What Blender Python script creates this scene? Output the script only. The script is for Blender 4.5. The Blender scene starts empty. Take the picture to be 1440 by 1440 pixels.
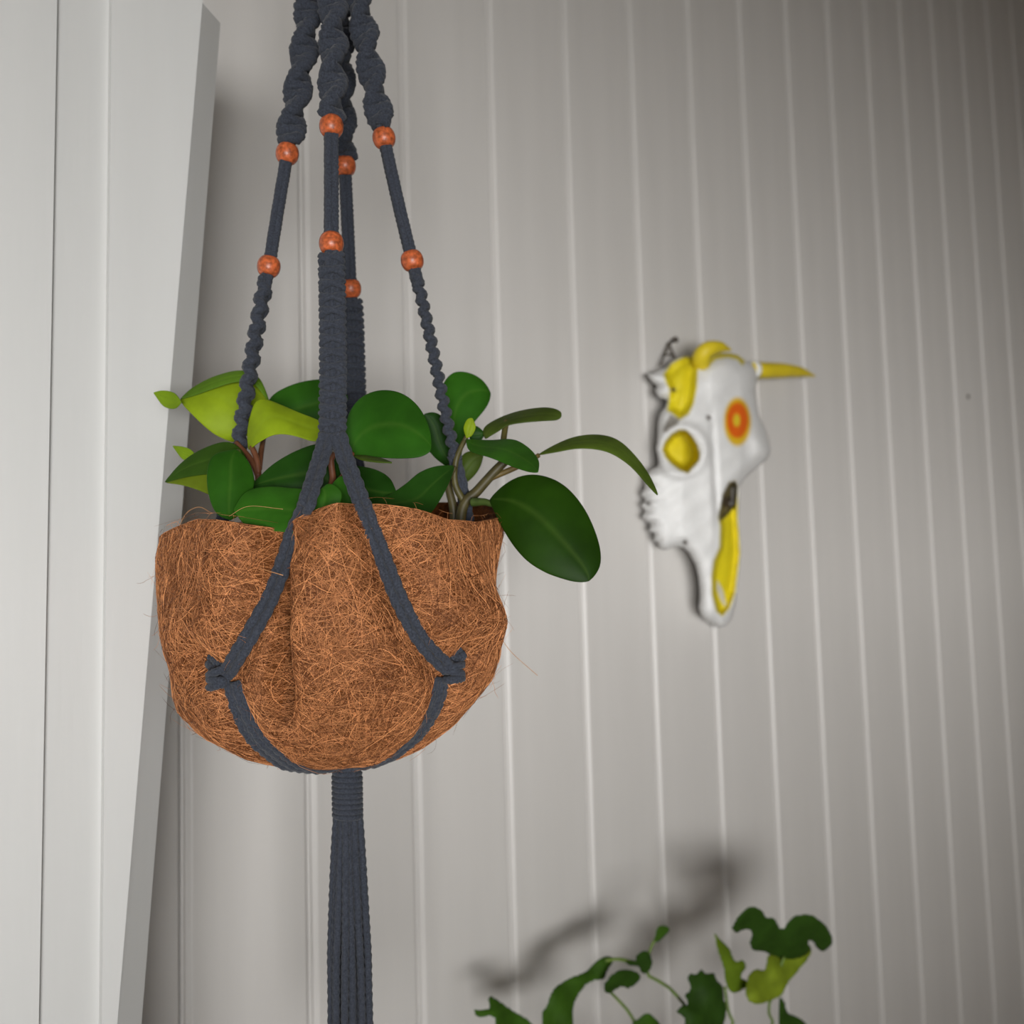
import bpy, bmesh, math, random
import numpy as np
from mathutils import Vector, Matrix
random.seed(7); rng = np.random.default_rng(7)
C = bpy.context.scene.collection
SC = bpy.context.scene

# ------------------------------------------------------------------ camera
F = 1400.0                                   # focal length in pixels of the 1440 frame
CAMZ = 1.40
U_ = np.array([-.02781823, -.99646774, .07923499])      # world up seen from the camera (x right, y down, z forward)
N_ = np.array([-.64203814, .07856537, .76263655])       # into the panelled wall
X_ = np.cross(N_, U_)                                   # along the panelled wall
ROT = np.stack([X_, N_, U_])                            # camera vector -> world vector
CAM = np.array([0, 0, CAMZ])
def W(px, py, d):
    r = np.array([(px - 720) / F, (py - 720) / F, 1.0])
    return ROT @ (r * d) + CAM
def Wn(px, py, d):                                      # arrays
    r = np.stack([(np.asarray(px) - 720) / F, (np.asarray(py) - 720) / F, np.ones_like(np.asarray(px, float))], -1)
    return (r * np.asarray(d)[..., None]) @ ROT.T + CAM
cam = bpy.data.cameras.new('camera'); co = bpy.data.objects.new('camera', cam); C.objects.link(co)
m = Matrix.Identity(4)
ax = [ROT @ np.array(v) for v in ((1, 0, 0), (0, -1, 0), (0, 0, -1))]
for j in range(3):
    for i in range(3): m[i][j] = ax[j][i]
m[2][3] = CAMZ
co.matrix_world = m
cam.sensor_width = 36; cam.lens = 36 * F / 1440; cam.clip_start = .01
cam.dof.use_dof = True; cam.dof.focus_distance = .575; cam.dof.aperture_fstop = 7.5
SC.camera = co

# ------------------------------------------------------------------ light
DW = .95                                                # distance of the panelled wall
wd = bpy.data.worlds.new('sky'); SC.world = wd; wd.use_nodes = True
bg = wd.node_tree.nodes['Background']; bg.inputs[0].default_value = (.92, .96, 1, 1); bg.inputs[1].default_value = 2.0
def area(name, loc, target, sx, sy, power, col):
    l = bpy.data.lights.new(name, 'AREA'); l.shape = 'RECTANGLE'; l.size = sx; l.size_y = sy
    l.energy = power; l.color = col
    o = bpy.data.objects.new(name, l); C.objects.link(o)
    o.location = loc
    o.rotation_euler = (Vector(target) - Vector(loc)).to_track_quat('-Z', 'Y').to_euler()
    return o
area('daylight', (-2.2, -3.6, .80), (-.6, -1.3, 1.20), 1.8, 1.4, 300, (1, .99, .975))
SC.view_settings.view_transform = 'Standard'; SC.view_settings.look = 'None'
SC.view_settings.gamma = 1; SC.view_settings.use_curve_mapping = False
SC.view_settings.exposure = 0.08

# ------------------------------------------------------------------ helpers
def tag(o, label=None, cat=None, group=None, kind=None):
    if label: o['label'] = label
    if cat: o['category'] = cat
    if group: o['group'] = group
    if kind: o['kind'] = kind
    return o
def mesh(name, V, Fc, mat, parent=None, smooth=True):
    me = bpy.data.meshes.new(name)
    me.from_pydata([tuple(v) for v in V], [], [tuple(int(i) for i in f) for f in Fc])
    if smooth: me.polygons.foreach_set('use_smooth', [True] * len(me.polygons))
    me.update()
    return link(name, me, mat, parent)
def link(name, me, mat, parent=None):
    if mat and not me.materials: me.materials.append(mat)
    o = bpy.data.objects.new(name, me); C.objects.link(o)
    if parent:
        o.parent = parent; o.matrix_parent_inverse = Matrix.Translation(-parent.location)
    return o
def empty(name, loc):
    o = bpy.data.objects.new(name, None); C.objects.link(o); o.location = Vector(loc); o.empty_display_size = .05
    return o
class MB:
    def __init__(s): s.V = []; s.F = []; s.n = 0
    def add(s, V, Fc):
        s.V.append(np.asarray(V, float)); s.F += [tuple(i + s.n for i in f) for f in Fc]; s.n += len(V)
    def box(s, a, b):
        x0, y0, z0 = a; x1, y1, z1 = b
        s.add([(x0,y0,z0),(x1,y0,z0),(x1,y1,z0),(x0,y1,z0),(x0,y0,z1),(x1,y0,z1),(x1,y1,z1),(x0,y1,z1)],
              [(0,3,2,1),(4,5,6,7),(0,1,5,4),(1,2,6,5),(2,3,7,6),(3,0,4,7)])
        return s
    def prism(s, pts2, z0, z1):                          # polygon in xy, extruded in z (counter-clockwise)
        n = len(pts2)
        s.add([(x, y, z0) for x, y in pts2] + [(x, y, z1) for x, y in pts2],
              [tuple(range(n - 1, -1, -1)), tuple(range(n, 2 * n))] + [(i, (i + 1) % n, n + (i + 1) % n, n + i) for i in range(n)])
        return s
    def tube(s, P, r, seg=10, ply=0, pitch=.012, depth=.16, cap=True):
        P = np.asarray(P, float); n = len(P)
        r = np.full(n, r) if np.isscalar(r) else np.asarray(r, float)
        T = np.gradient(P, axis=0); T /= np.linalg.norm(T, axis=1)[:, None] + 1e-12
        ref = np.array([0.3, .2, 1.0]) if abs(T[0, 2]) < .8 else np.array([1.0, .3, 0])
        nrm = ref - T[0] * (ref @ T[0]); nrm /= np.linalg.norm(nrm)
        arc = np.concatenate([[0], np.cumsum(np.linalg.norm(np.diff(P, axis=0), axis=1))])
        th = np.arange(seg) * 2 * np.pi / seg
        out = []
        for i in range(n):
            nrm = nrm - T[i] * (nrm @ T[i]); nrm /= np.linalg.norm(nrm); b = np.cross(T[i], nrm)
            rr = r[i] * (1 + (depth * np.cos(ply * (th - 2 * np.pi * arc[i] / (pitch * 1))) if ply else 0))
            rr = np.broadcast_to(rr, th.shape)
            out.append(P[i] + (np.cos(th) * rr)[:, None] * nrm + (np.sin(th) * rr)[:, None] * b)
        Fc = []
        for i in range(n - 1):
            for j in range(seg):
                k = (j + 1) % seg
                Fc.append((i * seg + j, i * seg + k, (i + 1) * seg + k, (i + 1) * seg + j))
        if cap: Fc += [tuple(range(seg - 1, -1, -1)), tuple((n - 1) * seg + j for j in range(seg))]
        s.add(np.concatenate(out), Fc); return s
    def lathe(s, prof, c, axis=(0, 0, 1), seg=32):       # prof: (r, h)
        a = np.array(axis, float); a /= np.linalg.norm(a)
        e = np.cross(a, [0.31, .87, .2]); e /= np.linalg.norm(e); g = np.cross(a, e)
        th = np.arange(seg) * 2 * np.pi / seg; V = []
        for r_, h in prof: V.append(np.array(c) + a * h + r_ * (np.cos(th)[:, None] * e + np.sin(th)[:, None] * g))
        Fc = [(i * seg + j, i * seg + (j + 1) % seg, (i + 1) * seg + (j + 1) % seg, (i + 1) * seg + j)
              for i in range(len(prof) - 1) for j in range(seg)]
        s.add(np.concatenate(V), Fc); return s
    def build(s, name, mat, parent=None, smooth=True):
        return mesh(name, np.concatenate(s.V), s.F, mat, parent, smooth)
def spline(P, n):                                       # Catmull-Rom, resampled evenly
    P = np.asarray(P, float)
    if len(P) == 2: return P[0] + (P[1] - P[0]) * np.linspace(0, 1, n)[:, None]
    Q = np.vstack([2 * P[0] - P[1], P, 2 * P[-1] - P[-2]]); out = []
    for i in range(1, len(Q) - 2):
        t = np.linspace(0, 1, 24, endpoint=False)[:, None]
        a, b, c, d = Q[i - 1], Q[i], Q[i + 1], Q[i + 2]
        out.append(.5 * (2 * b + (c - a) * t + (2 * a - 5 * b + 4 * c - d) * t ** 2 + (3 * b - a - 3 * c + d) * t ** 3))
    out = np.vstack(out + [P[-1:]])
    s = np.concatenate([[0], np.cumsum(np.linalg.norm(np.diff(out, axis=0), axis=1))])
    q = np.linspace(0, s[-1], n)
    return np.stack([np.interp(q, s, out[:, k]) for k in range(out.shape[1])], 1)
def pxpath(pts, n):                                     # (px, py, depth) control points -> world path
    p = spline(pts, n); return Wn(p[:, 0], p[:, 1], p[:, 2])
def arclen(P): return np.linalg.norm(np.diff(P, axis=0), axis=1).sum()

# ------------------------------------------------------------------ materials
def mat(name, col, rough=.6, spec=.5, noise=None, bump=None, coat=0, trans=0, sheen=0, stretch=(1, 1, 1), objcol=False, attr=None):
    M = bpy.data.materials.new(name); M.use_nodes = True; nt = M.node_tree; nd = nt.nodes; ln = nt.links
    b = nd['Principled BSDF']; b.inputs['Roughness'].default_value = rough; b.inputs['Specular IOR Level'].default_value = spec
    b.inputs['Coat Weight'].default_value = coat; b.inputs['Coat Roughness'].default_value = .25
    b.inputs['Sheen Weight'].default_value = sheen
    tc = nd.new('ShaderNodeTexCoord'); mp = nd.new('ShaderNodeMapping'); mp.inputs['Scale'].default_value = stretch
    ln.new(tc.outputs['Object'], mp.inputs[0])
    src = None
    if objcol:
        oi = nd.new('ShaderNodeObjectInfo'); src = oi.outputs['Color']
    elif attr:
        at = nd.new('ShaderNodeAttribute'); at.attribute_name = attr; src = at.outputs['Color']
    if noise:
        sc, lo, hi = noise
        n = nd.new('ShaderNodeTexNoise'); n.inputs['Scale'].default_value = sc; n.inputs['Detail'].default_value = 5
        ln.new(mp.outputs[0], n.inputs['Vector'])
        r = nd.new('ShaderNodeMapRange'); r.inputs[1].default_value = .3; r.inputs[2].default_value = .7
        r.inputs[3].default_value = lo; r.inputs[4].default_value = hi
        ln.new(n.outputs['Fac'], r.inputs[0])
        mx = nd.new('ShaderNodeMix'); mx.data_type = 'RGBA'; mx.blend_type = 'MULTIPLY'; mx.inputs[0].default_value = 1
        if src: ln.new(src, mx.inputs[6])
        else: mx.inputs[6].default_value = (*col, 1)
        ln.new(r.outputs[0], mx.inputs[7]); src = mx.outputs[2]
    if src: ln.new(src, b.inputs['Base Color'])
    else: b.inputs['Base Color'].default_value = (*col, 1)
    if bump:
        sc, st, dist = bump
        n = nd.new('ShaderNodeTexNoise'); n.inputs['Scale'].default_value = sc; n.inputs['Detail'].default_value = 4
        ln.new(mp.outputs[0], n.inputs['Vector'])
        bp = nd.new('ShaderNodeBump'); bp.inputs['Strength'].default_value = st; bp.inputs['Distance'].default_value = dist
        ln.new(n.outputs['Fac'], bp.inputs['Height']); ln.new(bp.outputs[0], b.inputs['Normal'])
    if trans:
        out = nd['Material Output']; t = nd.new('ShaderNodeBsdfTranslucent'); ms = nd.new('ShaderNodeMixShader')
        ms.inputs[0].default_value = trans
        if src: ln.new(src, t.inputs[0])
        else: t.inputs[0].default_value = (*col, 1)
        ln.new(b.outputs[0], ms.inputs[1]); ln.new(t.outputs[0], ms.inputs[2]); ln.new(ms.outputs[0], out.inputs[0])
    return M
M_panel = mat('panel_paint', (.62, .60, .575), .42, .4, noise=(3, .95, 1.03), bump=(60, .08, .002), stretch=(6, 6, .6))
M_trim = mat('trim_paint', (.61, .61, .595), .4, .4, noise=(4, .96, 1.02), bump=(50, .06, .002), stretch=(5, 5, .5))
M_plaster = mat('plaster', (.76, .70, .62), .9, .2, noise=(6, .94, 1.03))
M_floor = mat('floor_boards', (.44, .33, .23), .5, .4, noise=(9, .75, 1.15), stretch=(1, 8, 1))
M_cord = mat('cotton_cord', (.038, .043, .056), .95, .1, noise=(900, .65, 1.4), bump=(2500, .5, .0006), sheen=.10)
M_bead = mat('bead_wood', (.44, .098, .030), .40, .4, noise=(420, .45, 1.45), coat=.15, bump=(400, .3, .001))
M_coir = mat('coir_mat', (.15, .048, .012), .95, .1, noise=(260, .5, 1.35), bump=(420, 1, .004))
M_fibre = mat('coir_fibre', (.5, .2, .07), .6, .35, attr='tint')
M_soil = mat('soil', (.03, .02, .013), 1, .1, noise=(200, .5, 1.5), bump=(200, 1, .004))
M_leaf = mat('leaf', (.1, .3, .03), .5, .10, noise=(38, .60, 1.08), bump=(90, .10, .002), trans=.16, objcol=True)
M_ger = mat('soft_leaf', (.1, .3, .03), .7, .25, noise=(60, .8, 1.15), bump=(150, .3, .002), trans=.3, objcol=True)
M_stem = mat('stem', (.09, .075, .02), .5, .4, noise=(120, .7, 1.3), objcol=True)
M_skull = mat('painted_bone', (.8, .8, .78), .55, .35, noise=(40, .93, 1.02), bump=(70, .25, .003), attr='paint_shade')
M_wire = mat('wire', (.08, .065, .05), .5, .5, noise=(200, .8, 1.2))
M_terra = mat('terracotta', (.42, .17, .09), .85, .2, noise=(30, .85, 1.1))
M_table = mat('table_wood', (.45, .33, .2), .5, .4, noise=(20, .8, 1.1), stretch=(1, 8, 1))
M_metal = mat('hook_metal', (.5, .5, .48), .35, .5, noise=(100, .9, 1.05)); M_metal.node_tree.nodes['Principled BSDF'].inputs['Metallic'].default_value = 1
def glass_mat():
    M = bpy.data.materials.new('window_glass'); M.use_nodes = True; nt = M.node_tree; nd = nt.nodes
    t = nd.new('ShaderNodeBsdfTransparent'); g = nd.new('ShaderNodeBsdfGlossy'); g.inputs['Roughness'].default_value = .02
    mx = nd.new('ShaderNodeMixShader'); mx.inputs[0].default_value = .06
    nt.links.new(t.outputs[0], mx.inputs[1]); nt.links.new(g.outputs[0], mx.inputs[2]); nt.links.new(mx.outputs[0], nd['Material Output'].inputs[0])
    return M
M_glass = glass_mat()

# ------------------------------------------------------------------ room
XL, XR, YF, ZC = -1.9, 3.8, -1.35, 2.85
tag(MB().box((XL - .1, YF - .1, -.1), (XR + .1, DW + .1, 0)).build('floor', M_floor, None, False), 'brown wooden floor', kind='structure')
tag(MB().box((XL - .1, YF - .1, ZC), (XR + .1, DW + .1, ZC + .1)).build('ceiling', M_plaster, None, False), 'pale ceiling', kind='structure')
tag(MB().box((XL - .1, YF, 0), (XL, DW + .03, ZC)).build('wall_left', M_plaster, None, False), 'pale side wall', kind='structure')
tag(MB().box((XR, YF, 0), (XR + .1, DW + .03, ZC)).build('wall_right', M_plaster, None, False), 'pale side wall at far end', kind='structure')
WX0, WX1, WZ0, WZ1 = -1.6, .45, .74, 1.485               # window opening behind the camera
wf = MB().box((XL - .1, YF - .14, 0), (WX0, YF, ZC)).box((WX1, YF - .14, 0), (XR + .1, YF, ZC))
wf.box((WX0, YF - .14, 0), (WX1, YF, WZ0)).box((WX0, YF - .14, WZ1), (WX1, YF, ZC))
tag(wf.build('wall_front', M_plaster, None, False), 'pale wall with the window', kind='structure')
wn = tag(empty('window_1', (WX0, YF - .08, WZ0)), 'wide low white-framed window', kind='structure')
y0, y1 = YF - .11, YF - .06
fr = MB().box((WX0, y0, WZ0), (WX0 + .04, y1, WZ1)).box((WX1 - .04, y0, WZ0), (WX1, y1, WZ1))
fr.box((WX0 + .04, y0, WZ0), (WX1 - .04, y1, WZ0 + .04)).box((WX0 + .04, y0, WZ1 - .04), (WX1 - .04, y1, WZ1))
fr.build('window_frame', M_trim, wn, False)
MB().box((WX0 + .04, YF - .087, WZ0 + .04), (WX1 - .04, YF - .083, WZ1 - .04)).build('pane', M_glass, wn, False)
MB().box((WX0 - .05, YF - .06, WZ0 - .03), (WX1 + .05, YF + .12, WZ0)).build('window_sill', M_trim, wn, False)

# panelled wall: boards with a bead between them, each its own piece
GS = .0
def wallX(px, py):
    r = np.array([(px - 720) / F, (py - 720) / F, 1.0]); return DW * (X_ @ r) / (N_ @ r)
gx = [wallX(433, 1140), wallX(1275, 1050)]; GS = (gx[1] - gx[0]) / 9.0
wb = tag(MB().box((XL, DW + .012, 0), (XR, DW + .05, ZC)).build('wall_back', M_panel, None, False), 'white painted tongue and groove panelled wall', kind='structure')
def board_profile(w):
    # local x from groove line; y negative = towards the room; left side: bead + bevelled shoulder, right side: tight joint
    P = [(-.0010, .0115), (-.0010, .0030)]
    for k in range(5):
        a = math.pi * k / 4; P.append((.0018 - .0028 * math.cos(a), .0028 - .0026 * math.sin(a)))
    P += [(.0052, .0040), (.0066, .0032), (.0098, .0004), (.0108, 0), (w - .0040, 0), (w - .0026, .0008), (w - .0020, .0030), (w - .0018, .0115)]
    return P
bp = board_profile(GS)
bm_ = MB().prism([(x, y) for x, y in bp][::1], 0.0, ZC)
bme = None
k0 = int((XL - gx[0]) / GS); k1 = int((XR - gx[0]) / GS)
for k in range(k0, k1):
    X0 = gx[0] + k * GS
    if bme is None:
        o = bm_.build('board', M_panel, None, False); bme = o.data
        b_ = bmesh.new(); b_.from_mesh(bme); bmesh.ops.recalc_face_normals(b_, faces=b_.faces); b_.to_mesh(bme); b_.free()
    else:
        o = bpy.data.objects.new('board', bme); C.objects.link(o)
    o.location = (X0, DW, 0); o.parent = wb
# small dark disc added to stand for a dented nail hole in the panelling
p = W(1361, 558, DW / (N_ @ np.array([(1361 - 720) / F, (558 - 720) / F, 1])))
tag(MB().lathe([(0, 0), (.0035, 0), (.0048, .001), (.004, .0022), (0, .003)], (p[0], DW + .0002, p[2]), (0, -1, 0), 14).build('nail', M_wire),
    'small dark disc standing for a nail hole in bare panelling beside the skull', 'nail')

# stepped white casing standing out from the panelling at the corner, its edge leaning
YE = .70
def onY(px, py, Y): 
    r = np.array([(px - 720) / F, (py - 720) / F, 1.0]); return W(px, py, Y / (N_ @ r))
def edge_x(z, pa, pb, Y):
    a = onY(*pa, Y); b = onY(*pb, Y); t = (z - b[2]) / (a[2] - b[2]); return b[0] + (a[0] - b[0]) * t
tr = tag(empty('trim_1', (-.3, YE, 0)), 'wide white stepped casing beside the panelling', kind='structure')
ztop = onY(285, -8, YE)[2]; zst = onY(300, 9, YE)[2]; zbot = 0.0
def slab(name, xl, xr, y, yb, z0, z1, tilt=0):           # xl, xr functions of z; front face at y
    return column(name, [[(xl(z), y + tilt, z), (xr(z), y, z), (xr(z), yb, z), (xl(z), yb, z)] for z in (z0, 1.085, z1)])
def column(name, rings):
    Fc = [(3, 2, 1, 0), tuple(4 * (len(rings) - 1) + i for i in range(4))]
    for k in range(len(rings) - 1): Fc += [(4*k+i, 4*k+(i+1)%4, 4*k+4+(i+1)%4, 4*k+4+i) for i in range(4)]
    return mesh(name, [v for r_ in rings for v in r_], Fc, M_trim, tr, False)
eA = lambda z: edge_x(max(z, 1.085), (285, 0), (165, 1440), YE)
e1 = lambda z: edge_x(z, (157, 0), (143, 1440), YE)
e2 = lambda z: edge_x(z, (80, 0), (54, 1440), YE)
slab('casing_board', e1, eA, YE, DW - .001, zbot, ztop)
slab('casing_panel', e2, e1, YE + .006, DW - .001, zbot, ztop, -.003)
slab('casing_stile', lambda z: XL + .001, e2, YE - .001, DW - .001, zbot, ztop)
# bevelled edge strip
eB = lambda z: edge_x(max(z, 1.085), (312, 8), (199, 1440), YE + .018)
column('casing_edge', [[(eA(z) + .0003, YE + .0005, z), (eB(z), YE + .018, z), (eB(z), DW - .001, z), (eA(z) + .0003, DW - .001, z)] for z in (zbot, 1.085, zst)])

# ------------------------------------------------------------------ coir basket liner
DP = .66
A0 = W(484, 800, DP)                                    # on the hanging axis
fwd = ROT @ np.array([0, 0, 1.0]); ef = -np.array([fwd[0], fwd[1], 0]); ef /= np.linalg.norm(ef)
er = np.cross(np.array([0, 0, 1.0]), -ef); er = -er if er @ (ROT @ np.array([1., 0, 0])) < 0 else er
def zy(y): return CAMZ + DP * (.0047 - .99647 * (np.asarray(y, float) - 720) / F + .07923)
def yz(z): return 720 + (.0839 - (np.asarray(z) - CAMZ) / DP) * F / .99647
LY = np.array([700, 735, 752, 780, 830, 870, 900, 950, 985, 1016, 1044, 1060, 1068, 1074])
LR = np.array([.103, .106, .1100, .1130, .1115, .1105, .1095, .107, .1025, .090, .069, .046, .026, 0])
RY = np.array([700, 735, 800, 850, 880, 930, 960, 980, 1016, 1044, 1060, 1068, 1074])
RR = np.array([.107, .106, .103, .1025, .1055, .101, .095, .087, .069, .050, .034, .020, 0])
RIMT = np.radians([-180, -140, -110, -90, -75, -55, -40, -28, -20, -11, -3, 8, 20, 32, 42, 55, 70, 85, 100, 120, 150, 180])
RIMY = np.array([722, 726, 748, 774, 757, 741, 731, 734, 740, 748, 730, 716, 716, 728, 742, 746, 742, 738, 728, 716, 716, 722])
def rimz_of(th):
    d = DP - .108 * np.cos(th); y = np.interp(th, RIMT, RIMY)
    return CAMZ + d * (.0047 - .99647 * (y - 720) / F + .07923)
def gauss(x, s): return np.exp(-(x / s) ** 2)
def r_base(th, z):
    y = yz(z); w = (1 + np.sin(th)) / 2
    r = np.interp(y, LY, LR) * (1 - w) + np.interp(y, RY, RR) * w
    body = np.clip((1068 - y) / 60, 0, 1)
    # folds and lobes of the mat
    cr = np.radians(-10.5 + (y - 870) * .004)
    r = r - .026 * gauss(th - cr, np.radians(3.6)) * np.clip((1010 - y) / 70, 0, 1)
    r = r + .005 * gauss(th - cr - np.radians(15), np.radians(13)) * body
    r = r + .004 * gauss(th + np.radians(30), np.radians(12)) * body
    r = r - .0035 * gauss(th - np.radians(86), np.radians(13)) * gauss(y - 840, 60)
    r = r + .004 * gauss(th - np.radians(52), np.radians(16)) * gauss(y - 800, 90)
    r = r + .007 * gauss(th - np.radians(58), np.radians(15)) * gauss(y - 862, 42)
    r = r + .004 * gauss(th + np.radians(52), np.radians(13)) * gauss(y - 850, 55)
    r = r - .0025 * gauss(th + np.radians(66), np.radians(22)) * gauss(y - 935, 26)
    for a, p, s in ((3, .4, .0018), (5, 1.9, .0014), (9, .7, .0009)):
        r = r + s * np.sin(a * th + p + z * 22 * (1 if a != 5 else -1)) * body
    return r
CORDS = []                                              # samples (theta, z) where the net presses in
def r_full(th, z):
    r = r_base(th, z)
    if len(CORDS):
        th_ = np.asarray(th); z_ = np.asarray(z)
        d2 = np.full(np.broadcast(th_, z_).shape, 9.0)
        for t0, z0 in CORDS:
            dt = (th_ - t0 + np.pi) % (2 * np.pi) - np.pi
            d2 = np.minimum(d2, (dt * .108) ** 2 + (z_ - z0) ** 2)
        d = np.sqrt(d2)
        r = r - .0120 * gauss(d, .0095) + .0045 * gauss(d - .026, .014)
    return r
def pot(th, z, r):
    th = np.asarray(th, float); r = np.asarray(r, float); z = np.asarray(z, float)
    return np.stack([A0[0] + r * (np.sin(th) * er[0] + np.cos(th) * ef[0]), A0[1] + r * (np.sin(th) * er[1] + np.cos(th) * ef[1]), z + 0 * r], -1)
def hit(px, py, fn=r_base):                             # pixel -> (theta, z) on the liner
    lo = None
    for d in np.arange(.50, .70, .0008):
        p = W(px, py, d); a = (p - A0) @ er; b = (p - A0) @ ef; th = math.atan2(a, b)
        if math.hypot(a, b) <= float(fn(np.array(th), np.array(p[2]))): return th, p[2]
        if lo is None or math.hypot(a, b) < lo[0]: lo = (math.hypot(a, b), th, p[2])
    return lo[1], lo[2]
PL = [(436, 696), (425, 724), (412, 752), (405, 775), (390, 815), (375, 850), (356, 885), (338, 915), (318, 948)]
PR = [(504, 694), (512, 716), (520, 738), (530, 762), (545, 802), (560, 840), (580, 880), (602, 912), (630, 940)]
PLD = [(316, 958), (326, 990), (340, 1020), (358, 1043), (385, 1064)]
PRD = [(631, 950), (622, 985), (608, 1012), (588, 1037), (560, 1058)]
PLS = [(312, 950), (296, 942), (278, 929)]
PRS = [(636, 942), (650, 930), (664, 915)]
def onliner(pts, n=40):
    q = spline(pts, n); return [hit(x, y) for x, y in q]
h_PL, h_PR, h_PLD, h_PRD = onliner(PL), onliner(PR), onliner(PLD, 30), onliner(PRD, 30)
h_PLS, h_PRS = onliner(PLS, 14), onliner(PRS, 14)
# finish the lower runs to the bottom centre
zb = float(zy(1074))
def to_bottom(h):
    t0, z0 = h[-1]; out = list(h)
    zs = np.linspace(z0, zb + .0015, 12)[1:]
    return out + [(t0, z) for z in zs]
h_PLD, h_PRD = to_bottom(h_PLD), to_bottom(h_PRD)
back = [[(t + math.pi, z) for t, z in h] for h in (h_PLD, h_PRD)]
CORDS = [p for h in (h_PL, h_PR, h_PLD, h_PRD, h_PLS, h_PRS) for p in h[::2]]
basket = tag(empty('hanging_basket', (A0[0], A0[1], zb)), 'brown coir fibre basket liner folded inside the macrame net', 'plant basket')
NT, NZ = 220, 90
th = np.linspace(-np.pi, np.pi, NT, endpoint=False)
rim = rimz_of(th)
V = []; 
ys = 1081 - (1081 - 700) * np.linspace(0, 1, NZ) ** .9
tt = np.linspace(0, 1, NZ) ** 1.0
for k in range(NZ):
    s = tt[k]
    # dense near the bottom where the profile turns quickly
    zz = zb + (rim - zb) * (s ** 1.5)
    V.append(pot(th, zz, np.maximum(r_full(th, zz), .0004)))
rr_top = r_full(th, rim)
for dr, dz in ((-.002, .0025), (-.006, .003), (-.009, 0), (-.010, -.008), (-.012, -.02), (-.014, -.035), (-.015, -.055)):
    V.append(pot(th, rim + dz, rr_top + dr))
V = np.concatenate(V); nr = NZ + 7
Fc = [(i * NT + j, i * NT + (j + 1) % NT, (i + 1) * NT + (j + 1) % NT, (i + 1) * NT + j) for i in range(nr - 1) for j in range(NT)]
Fc = [f[::-1] for f in Fc] if False else Fc
mesh('coir_mat', V, Fc, M_coir, basket)
mesh('soil', np.vstack([pot(th, rim * 0 + zy(775) + .003 * np.sin(5 * th), rr_top - .012), [[A0[0], A0[1], float(zy(765))]]]),
     [(j, (j + 1) % NT, NT) for j in range(NT)], M_soil, basket)
# fibres: random walks over the mat, one mesh
def fibres(name, n, npts, step, lift, rad, free=False):
    y_s = rng.uniform(712, 1078, n); t = rng.uniform(-np.pi, np.pi, n)
    t = np.where(rng.random(n) < .62, rng.uniform(-1.75, 1.75, n), t)
    z = zy(y_s); ang = rng.uniform(0, 2 * np.pi, n); curl = rng.normal(0, 26, n); L = step * rng.uniform(.6, 1.5, n)
    lf = lift * rng.uniform(.1, 1, n); up = np.abs(rng.normal(0, .35, n))
    pts = []
    for k in range(npts):
        rimz = rimz_of((t + np.pi) % (2 * np.pi) - np.pi)
        zc = np.minimum(np.maximum(z, zb + .002), rimz + (.003 if not free else .007))
        r = np.maximum(r_full(t, np.minimum(zc, rimz)), .002)
        bow = lf * (math.sin(math.pi * k / (npts - 1)) ** .7 + .15)
        if free: bow = lf + up * step * k * .8
        pts.append(pot(t, zc - (.002 * bow / .02 if free else 0), r + bow))
        t = t + np.cos(ang) * L / np.maximum(r, .03); z = z + np.sin(ang) * L
        ang = ang + curl * L + rng.normal(0, .16, n)
    P = np.stack(pts, 1)                                 # n, npts, 3
    T = np.gradient(P, axis=1); T /= np.linalg.norm(T, axis=2, keepdims=True) + 1e-9
    ref = np.array([.27, .53, .8]); B = np.cross(T, ref); B /= np.linalg.norm(B, axis=2, keepdims=True) + 1e-9; N2 = np.cross(T, B)
    rd = (rad * rng.uniform(.6, 1.4, n))[:, None, None]
    tp = np.ones(npts); tp[0] = tp[-1] = .35; rd = rd * tp[None, :, None]
    V = np.stack([P + rd * (math.cos(a) * B + math.sin(a) * N2) for a in (0, 2.094, 4.189)], 2).reshape(-1, 3)
    i = np.arange(n)[:, None, None] * npts * 3 + np.arange(npts - 1)[None, :, None] * 3
    j = np.arange(3)[None, None, :]; j2 = (j + 1) % 3
    Q = np.stack([i + j, i + j2, i + 3 + j2, i + 3 + j], -1).reshape(-1, 4)
    me = bpy.data.meshes.new(name); nv = len(V); nf = len(Q)
    me.vertices.add(nv); me.vertices.foreach_set('co', V.ravel())
    me.loops.add(nf * 4); me.loops.foreach_set('vertex_index', Q.ravel().astype(np.int32))
    me.polygons.add(nf); me.polygons.foreach_set('loop_start', np.arange(0, nf * 4, 4, dtype=np.int32))
    me.update(calc_edges=True)
    me.polygons.foreach_set('use_smooth', np.ones(nf, bool))
    a = me.attributes.new('tint', 'FLOAT_COLOR', 'POINT')
    m_ = rng.random(n) ** 1.6
    c0 = np.array([.14, .040, .009]); c1 = np.array([.86, .37, .145]); col = c0 + (c1 - c0) * m_[:, None]
    col = np.concatenate([np.repeat(col, npts * 3, axis=0), np.ones((nv, 1))], 1)
    a.data.foreach_set('color', col.ravel())
    o = link(name, me, M_fibre, basket); o['kind'] = 'stuff'
    return o
fibres('coir_fibres', 22000, 9, .0038, .0024, .00015)
fibres('stray_fibres', 700, 7, .0030, .002, .00009, True)
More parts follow.
